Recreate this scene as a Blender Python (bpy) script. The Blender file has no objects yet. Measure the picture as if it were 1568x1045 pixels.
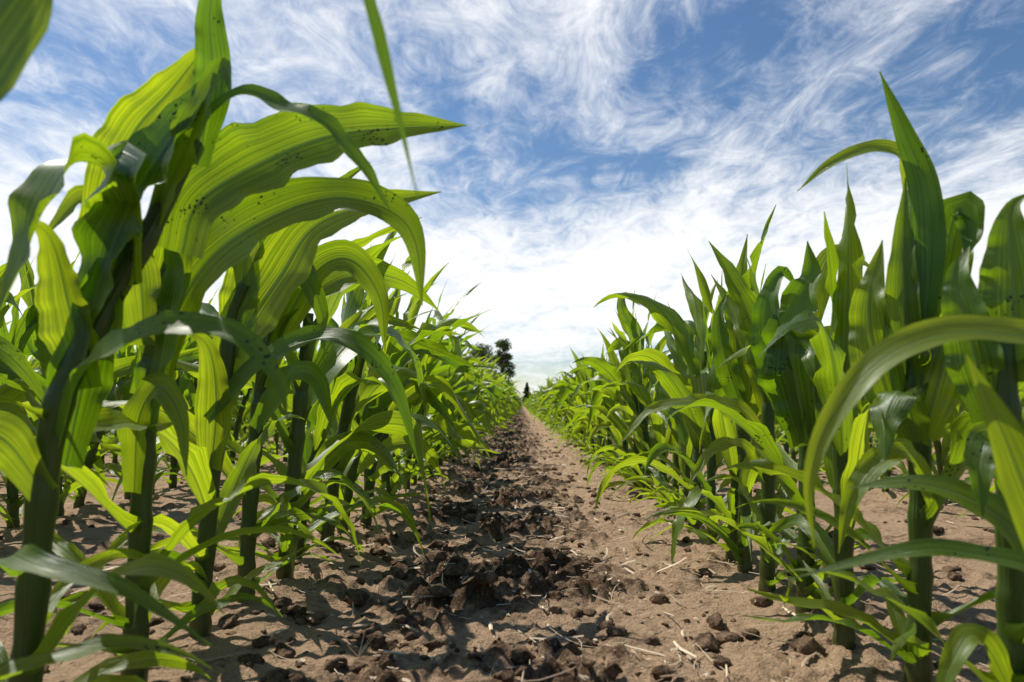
import bpy, math, random
import numpy as np
from mathutils import Vector, Matrix
random.seed(7); np.random.seed(7)
scene = bpy.context.scene
R = math.radians
HC = 0.28

# ------------------------------------------------------------------ helpers
class MB:
    """mesh builder with uv, material index and a per-leaf random value"""
    def __init__(s): s.v=[]; s.f=[]; s.uv=[]; s.m=[]; s.r=[]
    def grid(s, P, UV, mat, rnd, closed=False):
        n=len(P); k=len(P[0]); b=len(s.v)
        for i in range(n):
            for j in range(k):
                s.v.append(tuple(P[i][j])); s.uv.append(UV[i][j]); s.r.append(rnd)
        for i in range(n-1):
            for j in range(k-1):
                s.f.append((b+i*k+j, b+i*k+j+1, b+(i+1)*k+j+1, b+(i+1)*k+j)); s.m.append(mat)
    def mesh(s, name, mats):
        me=bpy.data.meshes.new(name)
        me.from_pydata(s.v,[],s.f); me.update()
        for m in mats: me.materials.append(m)
        me.polygons.foreach_set('material_index', s.m)
        me.polygons.foreach_set('use_smooth',[True]*len(s.f))
        ul=me.uv_layers.new(name='UVMap')
        li=np.empty(len(me.loops),dtype=np.int32); me.loops.foreach_get('vertex_index',li)
        uv=np.array(s.uv,dtype=np.float32)[li]
        ul.data.foreach_set('uv',uv.ravel())
        a=me.attributes.new('lrnd','FLOAT','POINT'); a.data.foreach_set('value',s.r)
        return me

def obj(name, me, parent=None, loc=(0,0,0), rot=0, sc=1):
    o=bpy.data.objects.new(name,me); scene.collection.objects.link(o)
    o.location=loc; o.rotation_euler=(0,0,rot); o.scale=(sc,sc,sc)
    if parent: o.parent=parent
    return o

def catmull(pts, n):
    P=[Vector(p) for p in pts]
    P=[P[0]*2-P[1]]+P+[P[-1]*2-P[-2]]
    out=[]; segs=len(P)-3
    for i in range(segs):
        for q in range(12):
            t=q/12; a,b,c,d=P[i:i+4]
            out.append(0.5*((2*b)+(c-a)*t+(2*a-5*b+4*c-d)*t*t+(3*b-a-3*c+d)*t**3))
    out.append(P[-2])
    L=[0]
    for i in range(1,len(out)): L.append(L[-1]+(out[i]-out[i-1]).length)
    res=[]; j=0
    for i in range(n+1):
        s=L[-1]*i/n
        while j<len(L)-2 and L[j+1]<s: j+=1
        f=(s-L[j])/max(1e-9,L[j+1]-L[j])
        res.append(out[j].lerp(out[j+1],min(1,max(0,f))))
    return res, L[-1]

def sstep(a,b,x):
    x=min(1,max(0,(x-a)/(b-a))); return x*x*(3-2*x)

def leaf_strip(mb, C, sides, hw, rnd, wrap=True, r_st=0.011, fold=0.45, wav=0.22, nx=6, wf=None, beta0=2.2):
    n=len(C)-1; rows=[]; uvs=[]
    ph1=random.uniform(0,6.28); ph2=random.uniform(0,6.28)
    f1=random.uniform(2.6,5.6); f2=random.uniform(2.6,5.6)
    for i in range(n+1):
        t=i/n
        T=(C[min(n,i+1)]-C[max(0,i-1)]).normalized()
        S=sides[i]; S=(S-T*S.dot(T)).normalized()
        N=S.cross(T).normalized()
        if wf: prof=wf(t)
        else:
            prof=0.62+0.38*sstep(0.02,0.34,t)
            if t>0.32:
                u=(t-0.32)/0.68; prof*=(1-u**1.7)
        w=max(hw*prof,0.0006)
        b=fold
        if wrap:
            k=1-sstep(0.0,0.13,t)
            b=fold+(beta0-fold)*k
            w=w*(1-k)+ (beta0*r_st)*k
        row=[];uv=[]
        env=sstep(0.08,0.3,t)*(1-sstep(0.8,1.0,t))
        for j in range(nx+1):
            s=-1+2*j/nx
            lat=w*math.sin(s*b)/b; up=w*(1-math.cos(s*b))/b
            up+=w*0.12*abs(s)*(1 if b<1 else 0)
            wv=(math.sin(6.283*f1*t+ph1)+.4*math.sin(6.283*f1*2.3*t+ph2)) if s<0 else (math.sin(6.283*f2*t+ph2)+.4*math.sin(6.283*f2*2.1*t+ph1))
            up+=wav*w*env*abs(s)**2*wv
            row.append(C[i]+S*lat+N*up); uv.append(((s+1)/2,t))
        rows.append(row);uvs.append(uv)
    mb.grid(rows,uvs,0,rnd)

def auto_leaf(mb, base, az, e0, L, hw, g, wind, rnd, r_st=0.011, n=20, nx=6, twist=0., sidecurve=0.):
    d=Vector((math.cos(az)*math.cos(e0),math.sin(az)*math.cos(e0),math.sin(e0)))
    p=Vector(base)+Vector((math.cos(az),math.sin(az),0))*r_st
    S=Vector((-math.sin(az),math.cos(az),0))*-1
    C=[p.copy()]; sides=[S.copy()]
    ds=L/n
    sc=Vector((-math.sin(az),math.cos(az),0))*sidecurve
    kink = random.random()<0.3; kt=random.uniform(.4,.75)
    tw0=random.uniform(.3,.8); rise=random.random()<.2
    for i in range(n):
        t=(i+1)/n
        d0=d.copy()
        gg=g*(0.15+1.3*t**1.3)
        if rise and t>.65: gg=-g*.4
        if kink and abs(t-kt)<0.07: gg+=24
        d=d+ds*(Vector((0,0,-gg))+wind*(0.3+t)*1.0+sc)
        d.normalize()
        q=d0.rotation_difference(d); S=q@S
        S=Matrix.Rotation(twist*ds*(1 if t<tw0 else 3.),3,d)@S
        p=p+d*ds; C.append(p.copy()); sides.append(S.copy())
    leaf_strip(mb,C,sides,hw,rnd,True,r_st,fold=random.uniform(.3,.9),wav=random.uniform(.12,.42),nx=nx)

def hint_leaf(mb, pts, hw, n0, n1=None, rnd=None, fold=.4, wav=.2, wrap=False, n=44, wf=None, r_st=.011):
    C,L=catmull(pts,n)
    n0=Vector(n0); n1=Vector(n1) if n1 else n0
    sides=[]
    for i in range(n+1):
        t=i/n; T=(C[min(n,i+1)]-C[max(0,i-1)]).normalized()
        N=n0.lerp(n1,t)
        S=T.cross(N)
        if S.length<1e-3: S=Vector((1,0,0))
        S.normalize()
        if sides and S.dot(sides[-1])<0: S=-S
        sides.append(S)
    leaf_strip(mb,C,sides,hw,random.random() if rnd is None else rnd,wrap,r_st,fold,wav,nx=8,wf=wf,beta0=1.9)

def tube(mb, pts, radii, mat, rnd, n=24, k=10, nodes=()):
    C,L=catmull(pts,n)
    rows=[];uvs=[]
    for i in range(n+1):
        t=i/n; T=(C[min(n,i+1)]-C[max(0,i-1)]).normalized()
        A=T.cross(Vector((0,1,0))).normalized(); B=T.cross(A)
        x=t*(len(radii)-1); a=int(min(len(radii)-2,x)); r=radii[a]*(1-(x-a))+radii[a+1]*(x-a)
        for nd in nodes:
            dd=(nd-t)      # sheath swells towards the collar then steps in
            if 0<=dd<0.07: r*=1.0+0.20*(1-dd/0.07)
            elif -0.012<dd<0: r*=1.08
        row=[];uv=[]
        for j in range(k+1):
            an=6.28318*j/k
            row.append(C[i]+A*math.cos(an)*r*1.08+B*math.sin(an)*r*.92); uv.append((j/k,t*L*6))
        rows.append(row);uvs.append(uv)
    mb.grid(rows,uvs,mat,rnd)
    return C

HT=[.018,.045,.08,.12,.165,.21,.25,.285,.31,.33]
LN=[.17,.23,.28,.33,.37,.40,.39,.35,.30,.24]
HW=[.009,.012,.016,.020,.025,.028,.029,.025,.019,.012]
EL=[40,46,52,57,62,66,72,78,84,87]
GR=[11,11,10,9.5,9,8.5,7.,4.5,2.2,.8]
def corn(mb, wind=Vector((0,0,0)), sc=1., stalk=None, idx=range(10), lod=0, az0=None, upr=0.):
    az0=random.uniform(0,3.14159) if az0 is None else az0
    own=stalk is None
    if own:
        wind=wind*random.uniform(.35,1.35)+Vector((random.gauss(0,.4),random.gauss(0,.7),0)); upr=upr*random.uniform(0,1.6)
        lean=Vector((random.gauss(0,.014),random.gauss(0,.014),0))+wind*.006
        stalk=[Vector((0,0,-.02)), Vector((0,0,.11*sc))+lean*.4, Vector((0,0,.22*sc))+lean, Vector((0,0,.36*sc))+lean*2.2]
        rad=[.0100*sc,.0090*sc,.0088*sc,.008*sc,.006*sc]
    else:
        rad=[.0105,.0095,.0093,.0088,.008,.005]
    C=tube(mb,stalk,rad,1,random.random(),n=14 if lod else 70,k=6 if lod else 12,nodes=() if lod else (.09,.18,.29,.42,.56,.7,.84))
    ztop=C[-1].z
    for i in idx:
        z=HT[i]*sc if own else HT[i]/HT[9]*ztop*.97
        if z>ztop: z=ztop*.97
        c=min(C,key=lambda q:abs(q.z-z))
        az=az0+math.pi*i+random.gauss(0,.42)
        jj=random.uniform(.78,1.14)
        auto_leaf(mb,c,az,R(min(88,EL[i]+random.gauss(0,7)+upr*(1 if i>2 else 0))),LN[i]*sc*jj,HW[i]*sc*random.uniform(.8,1.15),
                  GR[i]/sc*random.uniform(.5,1.7)*(1-.02*upr),wind*random.uniform(.4,1.4)*(1. if i>2 else .5),random.random(),
                  r_st=.0105*sc*(1-.04*i),n=10 if lod==2 else (14 if lod else 28),nx=2 if lod==2 else (4 if lod else 8),twist=random.gauss(0,5.0),sidecurve=random.gauss(0,1.6))
    # small basal leaves of the oldest nodes, crossing the main leaf plane
    if lod<2:
        for k in range(4):
            z=random.choice((.012,.03,.055,.09))*sc; c=min(C,key=lambda q:abs(q.z-z))
            auto_leaf(mb,c,random.uniform(0,6.283),R(random.uniform(30,62)),random.uniform(.10,.22)*sc,random.uniform(.006,.012)*sc,
                      random.uniform(8,20),wind*.4,random.random()**.6,r_st=.0105*sc,n=12,nx=4,twist=random.gauss(0,8),sidecurve=random.gauss(0,4))

# ------------------------------------------------------------------ node helpers
def newmat(name):
    m=bpy.data.materials.new(name); m.use_nodes=True; m.node_tree.nodes.clear(); return m,m.node_tree
class NT:
    def __init__(s,t): s.t=t
    def n(s,ty,**k):
        x=s.t.nodes.new(ty)
        for a,b in k.items(): setattr(x,a,b)
        return x
    def l(s,a,b): s.t.links.new(a,b)
    def math(s,op,a,b=None,c=None,clamp=False):
        x=s.n('ShaderNodeMath',operation=op); x.use_clamp=clamp
        for i,v in enumerate((a,b,c)):
            if v is None: continue
            if isinstance(v,(int,float)): x.inputs[i].default_value=v
            else: s.l(v,x.inputs[i])
        return x.outputs[0]
    def mix(s,f,a,b,blend='MIX'):
        x=s.n('ShaderNodeMix',data_type='RGBA',blend_type=blend)
        for sock,v in ((x.inputs[0],f),(x.inputs[6],a),(x.inputs[7],b)):
            if isinstance(v,(int,float)): sock.default_value=v
            elif isinstance(v,tuple): sock.default_value=(*v,1) if len(v)==3 else v
            else: s.l(v,sock)
        return x.outputs[2]
    def smooth(s,v,a,b,c=0.,d=1.):
        x=s.n('ShaderNodeMapRange',interpolation_type='SMOOTHSTEP')
        s.l(v,x.inputs[0])
        for i,q in ((1,a),(2,b),(3,c),(4,d)): x.inputs[i].default_value=q
        return x.outputs[0]
    def noise(s,vec,scale,detail=4,rough=.5,dist=0,dim='3D'):
        x=s.n('ShaderNodeTexNoise',noise_dimensions=dim)
        if vec is not None: s.l(vec,x.inputs['Vector'])
        x.inputs['Scale'].default_value=scale; x.inputs['Detail'].default_value=detail
        x.inputs['Roughness'].default_value=rough; x.inputs['Distortion'].default_value=dist
        return x.outputs[0]

# leaf material
ML,t=newmat('corn_leaf'); q=NT(t)
uv=q.n('ShaderNodeUVMap'); sp=q.n('ShaderNodeSeparateXYZ'); q.l(uv.outputs[0],sp.inputs[0])
u,v=sp.outputs[0],sp.outputs[1]
at=q.n('ShaderNodeAttribute',attribute_name='lrnd'); rnd=at.outputs['Fac']
cb=q.n('ShaderNodeCombineXYZ'); q.l(q.math('MULTIPLY',u,34.),cb.inputs[0]); q.l(q.math('MULTIPLY',v,1.1),cb.inputs[1]); q.l(q.math('MULTIPLY',rnd,40.),cb.inputs[2])
vein=q.noise(cb.outputs[0],1.,3,.6)
tc=q.n('ShaderNodeTexCoord')
mid=q.smooth(q.math('ABSOLUTE',q.math('SUBTRACT',u,.5)),.012,.05,1.,0.)
blot=q.noise(tc.outputs['Object'],14,3,.5)
base=q.mix(rnd,(.018,.056,.006),(.080,.145,.010))
base=q.mix(q.smooth(vein,.38,.62),base,(.095,.170,.018))
base=q.mix(q.math('MULTIPLY',q.smooth(blot,.45,.7),.5),base,(.095,.155,.014))
base=q.mix(q.math('MULTIPLY',mid,.65),base,(.22,.32,.10))
tr=q.mix(rnd,(.30,.54,.006),(.84,1.,.02))
tr=q.mix(q.smooth(vein,.38,.62),q.mix(.6,tr,(.12,.29,.004)),tr)
tr=q.mix(q.math('MULTIPLY',mid,.75),tr,(.12,.25,.02))
sv=q.n('ShaderNodeTexVoronoi',feature='F1'); q.l(tc.outputs['Object'],sv.inputs['Vector']); sv.inputs['Scale'].default_value=250
spk=q.math('MULTIPLY',q.smooth(sv.outputs['Distance'],.24,.40,1.,0.),q.smooth(q.noise(tc.outputs['Object'],24,4,.75),.56,.62))
spk=q.math('MULTIPLY',spk,q.math('LESS_THAN',rnd,.45))
base=q.mix(spk,base,(.012,.012,.006)); tr=q.mix(spk,tr,(.01,.01,.002))
dry=q.math('MULTIPLY',q.smooth(v,.93,1.0),q.math('GREATER_THAN',rnd,.6))
base=q.mix(q.math('MULTIPLY',dry,.7),base,(.25,.19,.07))
bmp=q.n('ShaderNodeBump'); bmp.inputs['Strength'].default_value=.5; bmp.inputs['Distance'].default_value=.002
q.l(q.math('ADD',vein,q.math('MULTIPLY',mid,-.8)),bmp.inputs['Height'])
pb=q.n('ShaderNodeBsdfPrincipled'); q.l(base,pb.inputs['Base Color']); q.l(q.smooth(blot,.3,.7,.27,.45),pb.inputs['Roughness']); q.l(bmp.outputs[0],pb.inputs['Normal'])
pb.inputs['Specular IOR Level'].default_value=.6
pb.inputs['Coat Weight'].default_value=.35; pb.inputs['Coat Roughness'].default_value=.38
tb=q.n('ShaderNodeBsdfTranslucent'); q.l(tr,tb.inputs['Color']); q.l(bmp.outputs[0],tb.inputs['Normal'])
ms=q.n('ShaderNodeMixShader'); ms.inputs[0].default_value=.44; q.l(pb.outputs[0],ms.inputs[1]); q.l(tb.outputs[0],ms.inputs[2])
out=q.n('ShaderNodeOutputMaterial'); q.l(ms.outputs[0],out.inputs[0])

# stalk
MS,t=newmat('corn_stalk'); q=NT(t)
uv=q.n('ShaderNodeUVMap'); mp=q.n('ShaderNodeMapping'); mp.inputs['Scale'].default_value=(26,1.2,1); q.l(uv.outputs[0],mp.inputs[0])
st=q.noise(mp.outputs[0],1.,3,.5)
tc=q.n('ShaderNodeTexCoord'); sp=q.n('ShaderNodeSeparateXYZ'); q.l(tc.outputs['Object'],sp.inputs[0])
low=q.smooth(sp.outputs[2],0.,.10,1.,0.)
c=q.mix(st,(.020,.050,.006),(.095,.155,.022))
c=q.mix(q.math('MULTIPLY',low,.5),c,(.11,.08,.035))
c=q.mix(q.math('MULTIPLY',q.smooth(q.noise(tc.outputs['Object'],30,4,.6),.5,.7),.4),c,(.05,.05,.02))
pb=q.n('ShaderNodeBsdfPrincipled'); q.l(c,pb.inputs['Base Color']); pb.inputs['Roughness'].default_value=.38
b=q.n('ShaderNodeBump'); b.inputs['Strength'].default_value=.6; b.inputs['Distance'].default_value=.002; q.l(st,b.inputs['Height']); q.l(b.outputs[0],pb.inputs['Normal'])
tb=q.n('ShaderNodeBsdfTranslucent'); tb.inputs['Color'].default_value=(.2,.35,.03,1)
ms=q.n('ShaderNodeMixShader'); ms.inputs[0].default_value=.10; q.l(pb.outputs[0],ms.inputs[1]); q.l(tb.outputs[0],ms.inputs[2])
out=q.n('ShaderNodeOutputMaterial'); q.l(ms.outputs[0],out.inputs[0])
CM=[ML,MS]

# soil
def soil(name,dark):
    M,t=newmat(name); q=NT(t)
    geo=q.n('ShaderNodeNewGeometry'); pos=geo.outputs['Position']
    at=q.n('ShaderNodeAttribute',attribute_name='clod'); cl=at.outputs['Fac']
    n1=q.noise(pos,7,6,.65); n2=q.noise(pos,55,6,.7); n3=q.noise(pos,300,4,.65)
    f=q.math('ADD',q.math('MULTIPLY',cl,.80),q.math('MULTIPLY',q.math('SUBTRACT',n1,.5),2.4))
    f=q.math('ADD',f,q.math('MULTIPLY',q.math('SUBTRACT',n2,.5),2.0))
    f=q.smooth(f,.05,.95)
    c=q.mix(f,(.50,.340,.215),(.105,.062,.037)) if not dark else q.mix(q.smooth(n2,.35,.65),(.30,.195,.125),(.075,.045,.028))
    c=q.mix(q.math('MULTIPLY',q.smooth(n3,.5,.72),.4),c,(.56,.41,.27))
    c=q.mix(q.math('MULTIPLY',q.smooth(n3,.48,.28),.6),c,(.045,.027,.017))
    pb=q.n('ShaderNodeBsdfPrincipled'); q.l(c,pb.inputs['Base Color']); pb.inputs['Roughness'].default_value=.95; pb.inputs['Specular IOR Level'].default_value=.1
    b=q.n('ShaderNodeBump'); b.inputs['Strength'].default_value=1.; b.inputs['Distance'].default_value=.014
    q.l(q.math('ADD',n2,q.math('MULTIPLY',n3,.4)),b.inputs['Height']); q.l(b.outputs[0],pb.inputs['Normal'])
    out=q.n('ShaderNodeOutputMaterial'); q.l(pb.outputs[0],out.inputs[0]); return M
MG=soil('soil',False); MC=soil('soil_clod',True)
MW,t=newmat('straw'); q=NT(t)
at=q.n('ShaderNodeAttribute',attribute_name='lrnd')
c=q.mix(at.outputs['Fac'],(.22,.14,.08),(.72,.58,.40))
pb=q.n('ShaderNodeBsdfPrincipled'); q.l(c,pb.inputs['Base Color']); pb.inputs['Roughness'].default_value=.7
out=q.n('ShaderNodeOutputMaterial'); q.l(pb.outputs[0],out.inputs[0])

# ------------------------------------------------------------------ numpy noise
def perlin(x,y,seed=0):
    rs=np.random.RandomState(seed); perm=rs.permutation(256); perm=np.concatenate([perm,perm])
    ang=rs.rand(256)*2*np.pi; gx,gy=np.cos(ang),np.sin(ang)
    xi=np.floor(x).astype(int); yi=np.floor(y).astype(int); xf=x-xi; yf=y-yi
    u=xf**3*(xf*(xf*6-15)+10); v=yf**3*(yf*(yf*6-15)+10)
    def g(ix,iy,dx,dy):
        h=perm[(perm[ix&255]+iy)&255]; return gx[h]*dx+gy[h]*dy
    a=g(xi,yi,xf,yf); b=g(xi+1,yi,xf-1,yf); c=g(xi,yi+1,xf,yf-1); d=g(xi+1,yi+1,xf-1,yf-1)
    return (a*(1-u)+b*u)*(1-v)+(c*(1-u)+d*u)*v
def worley(x,y,seed=0):
    rs=np.random.RandomState(seed); rx=rs.rand(256,256); ry=rs.rand(256,256); rv=rs.rand(256,256)
    xi=np.floor(x).astype(int); yi=np.floor(y).astype(int); best=np.full(x.shape,9.); val=np.zeros(x.shape)
    for a in (-1,0,1):
        for b in (-1,0,1):
            cx=(xi+a)&255; cy=(yi+b)&255
            d=(xi+a+rx[cx,cy]-x)**2+(yi+b+ry[cx,cy]-y)**2
            m=d<best; best=np.where(m,d,best); val=np.where(m,rv[cx,cy],val)
    return np.sqrt(best),val
def ss(a,b,x):
    x=np.clip((x-a)/(b-a),0,1); return x*x*(3-2*x)
def height(X,Y):
    wx=X+.018*perlin(X*16,Y*16,1)+.006*perlin(X*55,Y*55,31); wy=Y+.018*perlin(X*16,Y*16,2)+.006*perlin(X*55,Y*55,32)
    path=np.exp(-((X+.07+.05*perlin(X*0+.5,Y*2.,41))/.20)**4)
    rowd=np.abs(((X+.38)/.76+.5)%1-.5)*.76
    h=.009*perlin(X*3.1,Y*2.3,3)+.007*perlin(X*9,Y*7,4)
    patch=ss(-.18,.22,perlin(X*5.2,Y*4.2,5)+.45*perlin(X*14,Y*14,15))
    amp=(.46+.75*path)*(.36+.80*patch)
    d,v=worley(wx*22,wy*22,6); c1=np.clip(1-(d/(.35+.35*v))**2,0,1)**.5*v
    d,v=worley(wx*50,wy*50,7); c2=np.clip(1-(d/(.4+.3*v))**2,0,1)**.5*v
    d,v=worley(wx*11,wy*11,8); c0=np.clip(1-(d/(.25+.25*v))**2,0,1)**.6*(v>.5)*v
    bl=np.abs(perlin(wx*26,wy*26,9)); bl2=np.abs(perlin(wx*60,wy*60,19))
    cl=(.014*c1+.010*c2+.018*c0)+.024*(bl-.2)+.012*(bl2-.2)
    fine=.0035*perlin(X*75,Y*75,10)+.003*np.abs(perlin(X*130,Y*130,11))
    h=h+amp*cl+fine*(.5+amp)
    h+= -.012*np.exp(-((X+.16)/.09)**2)+.006*np.exp(-(rowd/.06)**2)
    clod=np.clip(amp*cl/.020,0,1)*.7+.35*patch*path+.10*path
    return h,clod
xs=list(np.arange(-.75,.7501,.0045)); a=.0045; x=.75; pos_x=[]
while x<900: a*=1.10; x+=a; pos_x.append(x)
xs=np.array([-p for p in pos_x[::-1]]+xs+pos_x)
ys=[-900,-300,-100,-40,-15,-6]+list(np.arange(-3,.3,.03)); y=.3
while y<1200:
    ys.append(y); y+= max(.0048,.0065*y*(.6 if y<3 else 1)) if y<30 else .05*y
ys=np.array(ys)
X,Y=np.meshgrid(xs,ys)
H,CL=height(X,Y)
far=1-ss(15,60,np.hypot(X,Y)); H=H*far
nx_,ny_=len(xs),len(ys)
V=np.stack([X,Y,H],-1).reshape(-1,3)
I=np.arange(nx_*ny_).reshape(ny_,nx_)
F=np.stack([I[:-1,:-1],I[:-1,1:],I[1:,1:],I[1:,:-1]],-1).reshape(-1,4)
me=bpy.data.meshes.new('ground')
me.vertices.add(len(V)); me.vertices.foreach_set('co',V.astype(np.float32).ravel())
me.loops.add(F.size); me.loops.foreach_set('vertex_index',F.astype(np.int32).ravel())
me.polygons.add(len(F)); me.polygons.foreach_set('loop_start',np.arange(0,F.size,4,dtype=np.int32))
me.polygons.foreach_set('use_smooth',np.ones(len(F),dtype=bool))
me.update(calc_edges=True); me.validate()
at=me.attributes.new('clod','FLOAT','POINT'); at.data.foreach_set('value',CL.astype(np.float32).ravel())
me.materials.append(MG); obj('ground',me)
print('ground verts',len(V))
def hz(x,y): 
    h,_=height(np.array([x]),np.array([y])); return float(h[0])

# clods mesh
import bmesh
bm=bmesh.new(); bmesh.ops.create_icosphere(bm,subdivisions=3,radius=1)
ico_v=np.array([v.co[:] for v in bm.verts]); ico_f=np.array([[v.index for v in f.verts] for f in bm.faces]); bm.free()
VV=[];FF=[];off=0; rs=np.random.RandomState(3)
N=3600
cx=np.where(rs.rand(N)<.5,rs.normal(-.05,.17,N),rs.uniform(-1.3,1.3,N)); cy=.42+rs.rand(N)**1.8*6.5
ch,_=height(cx,cy)
for i in range(N):
    r=.0018+.011*rs.rand()**3.6
    if cy[i]<.7: r=min(r,.008)
    v=ico_v.copy(); o=rs.rand(3)*50
    for k in range(7):
        nn=rs.normal(size=3); nn/=np.linalg.norm(nn); dd=v@nn; lim=rs.uniform(.45,.8)
        v=v-np.outer(np.clip(dd-lim,0,None),nn)
    nn=.35*perlin(v[:,0]*2.6+o[0],v[:,1]*2.6+v[:,2]*2+o[1],21)+.3*perlin(v[:,1]*6+o[1],v[:,2]*6+v[:,0]*4,23)
    v=v*(1+nn)[:,None]*np.array([rs.uniform(.8,1.5),rs.uniform(.8,1.4),rs.uniform(.5,.9)])*r*1.3
    a=rs.rand()*6.28; c,s=math.cos(a),math.sin(a)
    v=np.stack([v[:,0]*c-v[:,1]*s,v[:,0]*s+v[:,1]*c,v[:,2]],-1)+np.array([cx[i],cy[i],ch[i]+r*.2])
    VV.append(v); FF.append(ico_f+off); off+=len(v)
me=bpy.data.meshes.new('soil_clods'); me.from_pydata(np.concatenate(VV).tolist(),[],np.concatenate(FF).tolist()); me.materials.append(MC)
me.polygons.foreach_set('use_smooth',[True]*len(me.polygons)); obj('soil_clods',me)

# straw
mb=MB()
N=4200
cx=np.where(rs.rand(N)<.6,rs.normal(.03,.2,N),rs.uniform(-1.4,1.4,N)); cy=.42+rs.rand(N)**1.5*6
ch,_=height(cx,cy)
for i in range(N):
    L=.006+.06*rs.rand()**3.2; w=.0005+.0024*rs.rand()**3
    a=rs.rand()*6.28; d=Vector((math.cos(a),math.sin(a),rs.normal(0,.2))).normalized(); S=d.cross(Vector((0,0,1))).normalized()
    up=S.cross(d); bend=rs.normal(0,8); P=[];U=[]
    for k in range(5):
        tt=k/4-.5; c=Vector((cx[i],cy[i],ch[i]+.003+w*.5+abs(d.z)*L*.3))+d*L*tt+S*bend*L*L*tt*tt+up*rs.normal(0,.0006)
        ww=w*(1-.5*abs(tt)); P.append([c-S*ww-up*ww*.4,c+up*ww*.5,c+S*ww-up*ww*.4]); U.append([(0,0)]*3)
    mb.grid(P,U,0,float(rs.rand()))
for (bx,by) in ((-.19,.79),(-.05,1.05),(.22,1.3)):
    for k in range(7):
        a=rs.uniform(0,6.28); L=rs.uniform(.012,.028); b0=Vector((bx,by,hz(bx,by))); d=Vector((math.cos(a)*.8,math.sin(a)*.8,1)).normalized(); S=d.cross(Vector((0,1,.2))).normalized()
        mb.grid([[b0-S*.0008,b0+S*.0008],[b0+d*L-S*.0004,b0+d*L+S*.0004]],[[(0,0)]*2]*2,0,.9)
obj('straw_debris',mb.mesh('straw_debris',[MW]))

# ------------------------------------------------------------------ plants
WL=Vector((2.4,-.2,0)); WR=Vector((.3,-.2,0))
def variants(n,wind,sc,lod,upr=0):
    out=[]
    for i in range(n):
        mb=MB(); corn(mb,wind,sc*random.uniform(.88,1.08),lod=lod,upr=upr); out.append(mb.mesh('corn_plant_leaves',CM))
    return out
VL=variants(12,WL,1.12,0,2); VR=variants(12,WR,.95,0,5)
field=bpy.data.objects.new('corn_field',None); scene.collection.objects.link(field)
def place(V,x,y,named,k=0,sc=1.):
    me=random.choice(V); s=random.uniform(.86,1.1)*sc
    rot=random.gauss(0,.3)+(math.pi if (V is VR and random.random()<.5) else 0)
    o=obj('corn_plant' if named else 'field_corn',me,None if named else field,(x,y,hz(x,y)-.004),rot,s)
    o.rotation_euler[0]=random.gauss(0,.04); o.rotation_euler[1]=random.gauss(0,.04)
for side,V in ((-1,VL),(1,VR)):
    for k in range(0,4):
        x0=-.38-.76*k if side<0 else .37+.76*k
        y=-1.2 if k==0 else -.6
        lim=8.4 if k<2 else 5.6
        while y<lim:
            yy=y+random.gauss(0,.015); xx=x0+random.gauss(0,.014)
            y+=.142 if k or y<1 else .125
            if k==0:
                if side<0 and -.45<yy<1.0: continue
                if side>0 and -.3<yy<1.2: continue
            place(V,xx,yy,k==0 and .9<yy<3.2,k)
def hero(base, stalk, leaves, idx, wind, sc=1., az0=None, upr=0):
    b=Vector(base); mb=MB()
    L=[Vector(p)-b for p in stalk]
    L[0].z=-.02
    corn(mb,wind,sc,stalk=L,idx=idx,az0=az0,upr=upr)
    for lf in leaves:
        pts=[Vector(p)-b for p in lf[0]]
        hint_leaf(mb,pts,lf[1],lf[2],**(lf[3] if len(lf)>3 else {}))
    return obj('corn_plant',mb.mesh('corn_plant',CM),None,(b.x,b.y,hz(b.x,b.y)-.004))
random.seed(11)
# left, nearest (mostly outside the frame)
hero((-.39,.37,0),[(-.39,.37,0),(-.385,.37,.15),(-.38,.37,.28),(-.36,.37,.42)],[
 ([(-.37,.37,.35),(-.31,.36,.54),(-.20,.35,.61),(-.115,.345,.57),(-.085,.345,.495),(-.067,.345,.43),(-.053,.345,.375)],.018,(.9,-.6,.4),dict(rnd=.1)),
 ([(-.37,.36,.33),(-.285,.335,.425),(-.246,.33,.472),(-.20,.33,.53),(-.17,.33,.60)],.036,(.2,-1,.2),dict(rnd=.6)),
],[],WL)
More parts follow.
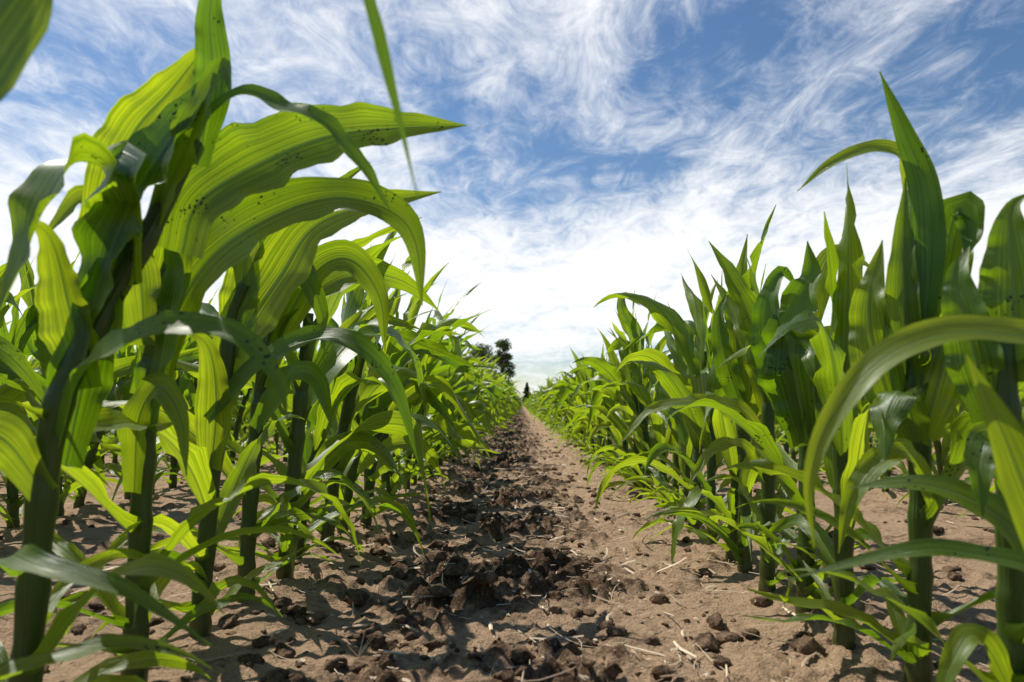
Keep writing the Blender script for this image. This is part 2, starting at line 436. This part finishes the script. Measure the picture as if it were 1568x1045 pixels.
# plant A
hero((-.385,.52,0),[(-.385,.52,0),(-.369,.52,.165),(-.354,.52,.265),(-.33,.53,.331),(-.295,.54,.404),(-.263,.55,.48)],[
 ([(-.35,.56,.41),(-.322,.56,.485),(-.289,.565,.53),(-.258,.57,.575)],.022,(.3,-1,-.2),dict(rnd=.9)),
 ([(-.30,.53,.36),(-.305,.525,.43),(-.325,.50,.445),(-.337,.48,.404),(-.346,.47,.361),(-.357,.46,.32)],.036,(-.5,-.8,.6),dict(rnd=.43,wav=.15)),
 ([(-.243,.535,.52),(-.272,.53,.475),(-.302,.525,.42),(-.322,.52,.36),(-.333,.515,.30)],.029,(-.3,-1,.5),dict(rnd=.0,wf=lambda t:(.35+.65*sstep(0,.3,t))*(1-sstep(.55,1.,t)*.75))),
 ([(-.262,.55,.46),(-.250,.55,.53),(-.252,.55,.58),(-.246,.55,.64)],.015,(.6,-1,0),dict(rnd=.05)),
 ([(-.30,.60,.40),(-.285,.60,.445),(-.237,.62,.487),(-.181,.63,.514),(-.122,.64,.526),(-.053,.65,.533)],.037,(.1,-1,.25),dict(rnd=.44,wav=.14)),
 ([(-.255,.54,.49),(-.225,.54,.512),(-.196,.54,.505),(-.155,.54,.487),(-.127,.54,.456),(-.103,.54,.418)],.013,(.2,-.7,.9),dict(rnd=.1)),
 ([(-.345,.51,.24),(-.318,.49,.285),(-.279,.47,.307),(-.229,.46,.32),(-.189,.46,.311),(-.165,.46,.284),(-.158,.46,.255)],.016,(0,-.75,.8),dict(rnd=.0,wav=.12)),
 ([(-.375,.51,.14),(-.345,.46,.165),(-.304,.43,.165),(-.263,.43,.155),(-.235,.44,.135),(-.205,.45,.108)],.010,(0,-.6,.9),dict(rnd=.1)),
 ([(-.29,.54,.41),(-.268,.53,.45),(-.245,.525,.50),(-.228,.52,.525),(-.218,.51,.50)],.016,(-.2,-1,.3),dict(rnd=.2)),
 ([(-.335,.53,.28),(-.345,.52,.34),(-.352,.51,.39),(-.365,.50,.405)],.024,(-.2,-1,.2),dict(rnd=.9,wav=.08)),
 ([(-.355,.53,.22),(-.338,.53,.30),(-.318,.53,.37),(-.30,.53,.43)],.022,(.3,-1,.1),dict(rnd=.05)),
 ([(-.36,.515,.20),(-.385,.50,.245),(-.42,.49,.23),(-.44,.48,.17)],.018,(0,-.9,.5),dict(rnd=.7)),
],[0,1],WL*.5,az0=2.6)
# plant B
hero((-.38,.667,0),[(-.38,.667,0),(-.373,.667,.165),(-.364,.667,.293),(-.36,.667,.369),(-.345,.667,.413)],[
 ([(-.37,.68,.28),(-.345,.68,.365),(-.305,.68,.425),(-.24,.68,.465),(-.182,.68,.480),(-.13,.68,.466),(-.107,.68,.436),(-.10,.68,.372)],.032,(0,-1,.35),dict(rnd=.4,wav=.16)),
 ([(-.357,.667,.33),(-.335,.667,.452),(-.31,.667,.52),(-.30,.667,.585)],.022,(.2,-1,0),dict(rnd=.7)),
 ([(-.36,.65,.33),(-.36,.64,.40),(-.375,.63,.45),(-.40,.62,.46),(-.43,.61,.42)],.022,(0,-1,.5),dict(rnd=.8)),
 ([(-.362,.66,.25),(-.345,.655,.33),(-.33,.65,.40),(-.34,.645,.45)],.022,(-.3,-1,.2),dict(rnd=.05)),
 ([(-.37,.65,.19),(-.36,.64,.26),(-.335,.63,.29),(-.31,.62,.26),(-.30,.61,.21)],.015,(0,-1,.4),dict(rnd=.6)),
],[0,1,2,3],WL*.8,az0=.5)
# plant C
hero((-.38,.80,0),[(-.38,.80,0),(-.365,.80,.18),(-.35,.80,.28),(-.342,.80,.371),(-.325,.80,.415)],[
 ([(-.352,.8,.28),(-.325,.8,.36),(-.283,.8,.4255),(-.245,.8,.481),(-.184,.8,.506),(-.095,.8,.5236)],.036,(0,-1,.3),dict(rnd=.7,wav=.16)),
 ([(-.36,.78,.257),(-.29,.78,.328),(-.2036,.76,.349),(-.145,.76,.30),(-.116,.76,.21)],.016,(.1,-.8,.7),dict(rnd=.0)),
 ([(-.34,.8,.33),(-.325,.8,.44),(-.315,.8,.52)],.022,(.2,-1,0),dict(rnd=.9)),
 ([(-.36,.79,.2),(-.35,.78,.28),(-.355,.77,.34),(-.38,.76,.36)],.022,(0,-1,.2),dict(rnd=.9,wav=.08)),
],[0,1,2,3,8],WL*.9,az0=1.2)
# plant D
hero((-.38,.934,0),[(-.38,.934,0),(-.372,.934,.15),(-.36,.934,.28),(-.345,.934,.40)],[
 ([(-.357,.93,.30),(-.32,.93,.39),(-.276,.93,.459),(-.232,.93,.47),(-.195,.93,.42),(-.187,.93,.345)],.028,(0,-1,.35),dict(rnd=.6)),
 ([(-.36,.92,.24),(-.31,.91,.31),(-.27,.90,.305),(-.25,.9,.24)],.018,(0,-1,.5),dict(rnd=.1)),
 ([(-.35,.92,.36),(-.33,.91,.43),(-.295,.90,.455),(-.265,.9,.40),(-.262,.9,.33)],.018,(-.3,-1,.4),dict(rnd=.2)),
],[0,1,2,3,6,7,8],WL,az0=.3)
# ---- right
hero((.375,.39,0),[(.375,.39,0),(.372,.39,.12),(.368,.40,.22),(.37,.40,.32)],[
 ([(.362,.40,.26),(.33,.40,.298),(.294,.4,.312),(.249,.4,.314),(.21,.4,.298),(.18,.4,.262),(.168,.4,.225),(.171,.4,.188)],.0118,(-.2,-.75,.7),dict(rnd=1.,wav=.06)),
 ([(.36,.38,.10),(.315,.38,.16),(.285,.38,.215),(.266,.38,.26),(.247,.38,.300)],.019,(-.2,-1,-.1),dict(rnd=.85,wav=.08)),
 ([(.372,.40,.12),(.345,.44,.16),(.293,.45,.174),(.258,.45,.176),(.215,.45,.167),(.178,.45,.158)],.010,(0,-.6,.9),dict(rnd=.0,wav=.08)),
],[],WR)
hero((.378,.53,0),[(.378,.53,0),(.38,.53,.12),(.378,.53,.22),(.375,.53,.33)],[
 ([(.379,.50,.125),(.36,.49,.17),(.335,.50,.199),(.30,.52,.212),(.258,.54,.207)],.015,(-.2,-.7,.8),dict(rnd=.3,wav=.1)),
 ([(.385,.53,.29),(.381,.53,.365),(.379,.53,.42),(.387,.52,.435)],.026,(-.9,-1,.4),dict(rnd=.2)),
 ([(.37,.54,.26),(.352,.54,.335),(.348,.545,.375),(.36,.55,.40)],.020,(-.9,-1,.3),dict(rnd=.1)),
 ([(.375,.52,.2),(.35,.51,.245),(.335,.50,.23),(.33,.49,.19)],.014,(-.3,-.8,.6)),
 ([(.375,.52,.05),(.34,.51,.10),(.315,.50,.085),(.30,.50,.04)],.011,(-.3,-.6,.8),dict(rnd=.7)),
],[0,1,2],WR,az0=0.1)
hero((.376,.65,0),[(.376,.65,0),(.379,.65,.18),(.373,.65,.292),(.37,.65,.386),(.369,.65,.43)],[
 ([(.376,.64,.34),(.380,.64,.41),(.376,.64,.476),(.358,.64,.525),(.335,.64,.583)],.0155,(-.7,-1,0),dict(rnd=.0,wav=.06)),
 ([(.373,.65,.44),(.368,.65,.49),(.357,.65,.51),(.33,.65,.514),(.292,.65,.499),(.262,.65,.474)],.0115,(-.1,-.8,.6),dict(rnd=.85,wav=.06)),
 ([(.367,.65,.26),(.360,.645,.378),(.362,.645,.485)],.018,(-.8,-1,0),dict(rnd=.3,fold=.8)),
 ([(.386,.65,.30),(.40,.65,.40),(.408,.64,.455),(.414,.63,.43),(.395,.61,.40)],.025,(-.5,-1,.3),dict(rnd=.1,wav=.4)),
 ([(.362,.66,.25),(.335,.66,.35),(.348,.66,.43)],.022,(-.7,-1,.1),dict(rnd=.6,wav=.4)),
 ([(.37,.64,.235),(.345,.62,.282),(.325,.61,.265),(.318,.60,.22)],.022,(-.8,-.6,.7),dict(rnd=.3)),
 ([(.376,.63,.18),(.345,.61,.225),(.31,.6,.218),(.288,.6,.185),(.278,.6,.14)],.0135,(-.2,-.7,.7),dict(rnd=.8)),
 ([(.376,.64,.24),(.395,.63,.33),(.40,.62,.37),(.415,.61,.36)],.022,(-.6,-1,.3),dict(rnd=.7,wav=.4)),
],[0,1,2,3],WR,az0=2.9)
hero((.363,.77,0),[(.363,.77,0),(.362,.77,.15),(.36,.77,.25),(.362,.77,.33)],[],range(10),WR,.76,az0=1.75,upr=7)
hero((.36,.87,0),[(.36,.87,0),(.362,.87,.15),(.362,.87,.28),(.362,.87,.36)],[
 ([(.362,.86,.22),(.338,.85,.32),(.343,.85,.385),(.36,.85,.43),(.355,.85,.475)],.038,(-.9,-1,.25),dict(rnd=.1,wav=.35,fold=.7)),
 ([(.345,.87,.24),(.312,.87,.37),(.328,.87,.44),(.352,.87,.42)],.023,(-.8,-1,.1),dict(rnd=.0)),
 ([(.37,.88,.36),(.385,.88,.44),(.41,.88,.468),(.46,.88,.44)],.016,(0,-.8,.6),dict(rnd=.8)),
 ([(.362,.86,.22),(.385,.85,.30),(.40,.85,.36),(.42,.84,.34)],.024,(-.3,-1,.2),dict(rnd=.7,wav=.35)),
],[0,1,2,3],WR,az0=.2)
hero((.358,1.0,0),[(.358,1.0,0),(.36,1.0,.15),(.36,1.0,.25),(.36,1.,.33)],[
 ([(.358,1.,.22),(.32,1.,.268),(.268,1.,.278),(.191,1.,.268),(.140,1.,.215)],.015,(-.1,-.6,.8),dict(rnd=.9)),
 ([(.358,1.,.16),(.315,.98,.215),(.27,.97,.21),(.235,.97,.16)],.014,(-.1,-.6,.8),dict(rnd=.7)),
],[0,1,2,6,7,8,9],WR,.9,az0=1.5,upr=8)
hero((.365,1.12,0),[(.365,1.12,0),(.365,1.12,.15),(.364,1.12,.28),(.364,1.12,.36)],[
 ([(.364,1.11,.26),(.348,1.11,.38),(.354,1.11,.47),(.366,1.11,.555)],.021,(-.8,-1,.1),dict(rnd=.6)),
 ([(.36,1.11,.26),(.325,1.10,.36),(.318,1.10,.42),(.33,1.1,.46)],.020,(-.8,-1,.2),dict(rnd=.1)),
],[0,1,2,3,5,7],WR,.9,az0=1.4,upr=6)
hero((.38,2.25,0),[(.38,2.25,0),(.38,2.25,.15),(.38,2.25,.28),(.375,2.25,.40)],[
 ([(.38,2.25,.38),(.375,2.25,.5),(.33,2.25,.585),(.335,2.25,.635),(.39,2.25,.60)],.025,(-.3,-1,.3),dict(rnd=.3)),
],range(10),WR,1.0)

# far row segments (instanced)
random.seed(21)
def segs(n,wind,sc,lod):
    out=[]
    for i in range(n):
        mb=MB()
        for j in range(11):
            m2=MB(); corn(m2,wind,sc*random.uniform(.82,1.14),lod=lod,upr=3)
            ox=random.gauss(0,.02); oy=j*.142+random.gauss(0,.015); b=len(mb.v)
            mb.v+=[(a+ox,bb+oy,c) for a,bb,c in m2.v]; mb.uv+=m2.uv; mb.r+=m2.r; mb.m+=m2.m
            mb.f+=[tuple(w+b for w in f) for f in m2.f]
        out.append(mb.mesh('corn_row_segment',CM))
    return out
SL=segs(5,WL,1.14,1); SR=segs(5,WR,.96,1); SF=segs(4,WL*.5,1.0,2); SG=segs(3,WL,1.14,2)
seglen=11*.142
for side in (-1,1):
    for k in range(0,16):
        x0=-.38-.76*k if side<0 else .37+.76*k
        y=(8.4 if k<2 else 5.6) if k<4 else -1
        while y<90:
            S=(SL if side<0 else SR) if (y<25 and k<4) else (SG if side<0 else SF)
            obj('corn_row_segment',random.choice(S),field,(x0,y,0),0,random.uniform(.93,1.07))
            y+=seglen

# ------------------------------------------------------------------ trees
def treemat(name,a,b):
    M,t=newmat(name); q=NT(t); g=q.n('ShaderNodeNewGeometry')
    c=q.mix(q.noise(g.outputs['Position'],1.2,3),a,b)
    d=q.n('ShaderNodeBsdfDiffuse'); q.l(c,d.inputs[0]); tb=q.n('ShaderNodeBsdfTranslucent'); q.l(c,tb.inputs[0])
    m=q.n('ShaderNodeMixShader'); m.inputs[0].default_value=.4; q.l(d.outputs[0],m.inputs[1]); q.l(tb.outputs[0],m.inputs[2])
    o=q.n('ShaderNodeOutputMaterial'); q.l(m.outputs[0],o.inputs[0]); return M
MT=treemat('tree_leaves',(.07,.12,.035),(.14,.20,.06)); MN=treemat('spruce_needles',(.015,.035,.015),(.03,.06,.025))
MB_,t=newmat('bark'); q=NT(t); d=q.n('ShaderNodeBsdfDiffuse'); d.inputs[0].default_value=(.09,.065,.045,1); o=q.n('ShaderNodeOutputMaterial'); q.l(d.outputs[0],o.inputs[0])
def quadleaf(mb,c,s):
    a=Vector(np.random.normal(size=3)).normalized(); b=a.cross(Vector(np.random.normal(size=3))).normalized()
    mb.grid([[c-a*s-b*s*.6,c-a*s+b*s*.6],[c+a*s-b*s*.6,c+a*s+b*s*.6]],[[(0,0)]*2]*2,0,.5)
def decid(x,y,h,w,seed):
    rs=np.random.RandomState(seed); mb=MB()
    tube(mb,[(0,0,-.1),(.1,0,h*.25),(0,.1,h*.55),(.1,0,h*.9)],[.028*h,.02*h,.012*h,.004*h],1,.5,n=12,k=8)
    for i in range(44):
        z=h*rs.uniform(.14,.94); zz=z/h
        rr=w*max(.15,math.sin(math.pi*min(1,(zz*.92+.06)))**.7)*rs.uniform(.35,.85)
        a=rs.uniform(0,6.28); e=Vector((math.cos(a)*rr,math.sin(a)*rr,z))
        tube(mb,[(0,0,z*.65),(e.x*.5,e.y*.5,z*.85),tuple(e)],[.008*h,.004*h,.002*h],1,.5,n=5,k=5)
        cr=w*rs.uniform(.28,.42)
        for j in range(170):
            v=Vector(rs.normal(size=3)).normalized()*cr*rs.uniform(.3,1.15); v.z*=.8
            quadleaf(mb,e+v,rs.uniform(.05,.10)*h/8)
    return obj('deciduous_tree',mb.mesh('deciduous_tree',[MT,MB_]),None,(x,y,0))
def spruce(x,y,h,seed):
    rs=np.random.RandomState(seed); mb=MB()
    tube(mb,[(0,0,-.1),(0,0,h*.4),(0,0,h*.98)],[.02*h,.012*h,.003*h],1,.5,n=8,k=7)
    for i in range(190):
        z=h*(.06+.93*(i/190)); L=(h-z)*.46*rs.uniform(.75,1.15)+.04; a=rs.uniform(0,6.28)
        for k in range(12):
            f=k/11; p=Vector((math.cos(a)*L*f,math.sin(a)*L*f,z-.25*L*f+.1*L*f*f))
            quadleaf(mb,p+Vector(rs.normal(size=3))*.03*h/4,.032*h*(1.1-.5*f))
    return obj('spruce_tree',mb.mesh('spruce_tree',[MN,MB_]),None,(x,y,0))
decid(-2.9,98,9.9,1.9,1); decid(-6.4,104,9.6,3.0,2); decid(-12,110,9,4,5)
spruce(.75,112,3.9,3)

# ------------------------------------------------------------------ sky + sun
SE=54; PH=37
w=bpy.data.worlds.new('World'); scene.world=w; w.use_nodes=True; t=w.node_tree; t.nodes.clear(); q=NT(t)
sky=q.n('ShaderNodeTexSky',sky_type='NISHITA'); sky.sun_disc=False; sky.sun_elevation=R(SE); sky.sun_rotation=R(-(90-PH)); sky.air_density=1.; sky.dust_density=.3; sky.ozone_density=2.0
tc=q.n('ShaderNodeTexCoord'); sp=q.n('ShaderNodeSeparateXYZ'); q.l(tc.outputs['Generated'],sp.inputs[0])
z=q.math('MAXIMUM',sp.outputs[2],0.); zz=q.math('ADD',z,.10)
cb=q.n('ShaderNodeCombineXYZ'); q.l(q.math('DIVIDE',sp.outputs[0],zz),cb.inputs[0]); q.l(q.math('DIVIDE',sp.outputs[1],zz),cb.inputs[1])
mp=q.n('ShaderNodeMapping'); mp.inputs['Rotation'].default_value=(0,0,R(32)); mp.inputs['Scale'].default_value=(1.,.62,1); mp.inputs['Location'].default_value=(5.3,2.2,0); q.l(cb.outputs[0],mp.inputs[0])
n1=q.noise(mp.outputs[0],1.9,10,.62,.7)
n2=q.noise(cb.outputs[0],.9,3,.5,.3)
n3=q.noise(mp.outputs[0],7,7,.7,1.2)
f=q.math('ADD',q.math('MULTIPLY',n1,.80),q.math('MULTIPLY',n2,.38)); f=q.math('ADD',f,q.math('MULTIPLY',n3,.52))
f=q.math('ADD',f,q.smooth(z,.14,.38,.25,0.))
f=q.math('ADD',f,q.smooth(z,.02,.14,-.26,0.))
f=q.math('ADD',f,q.smooth(z,.5,.7,0.,-.4))
f=q.math('ADD',f,q.smooth(sp.outputs[1],-.2,.4,-.4,0.))
m=q.smooth(f,.70,1.10)
hs=q.n('ShaderNodeHueSaturation'); hs.inputs['Saturation'].default_value=1.15; q.l(sky.outputs[0],hs.inputs['Color'])
b1=q.n('ShaderNodeBackground'); q.l(hs.outputs[0],b1.inputs[0]); b1.inputs[1].default_value=.105
b2=q.n('ShaderNodeBackground'); b2.inputs[0].default_value=(.96,.975,1.,1); b2.inputs[1].default_value=1.06
mx=q.n('ShaderNodeMixShader'); q.l(m,mx.inputs[0]); q.l(b1.outputs[0],mx.inputs[1]); q.l(b2.outputs[0],mx.inputs[2])
o=q.n('ShaderNodeOutputWorld'); q.l(mx.outputs[0],o.inputs[0])
sun=bpy.data.lights.new('sun','SUN'); sun.energy=5; sun.angle=R(.5); sun.color=(1.,.95,.86)
so=bpy.data.objects.new('sun',sun); scene.collection.objects.link(so)
d=Vector((math.cos(R(SE))*math.cos(R(PH)),-math.cos(R(SE))*math.sin(R(PH)),-math.sin(R(SE))))
so.rotation_euler=d.to_track_quat('-Z','Y').to_euler(); so.location=(-3,2,5)

cam=bpy.data.cameras.new('camera'); co=bpy.data.objects.new('camera',cam); scene.collection.objects.link(co)
co.location=(0,0,HC); co.rotation_euler=(R(90),0,0); cam.sensor_width=36; cam.lens=24
cam.shift_y=(620-522.5)/1568; cam.shift_x=-(800-784)/1568
cam.clip_start=.02; cam.clip_end=3000
cam.dof.use_dof=True; cam.dof.focus_distance=1.3; cam.dof.aperture_fstop=7.5
scene.camera=co
scene.view_settings.view_transform='Standard'; scene.view_settings.look='None'; scene.view_settings.exposure=0
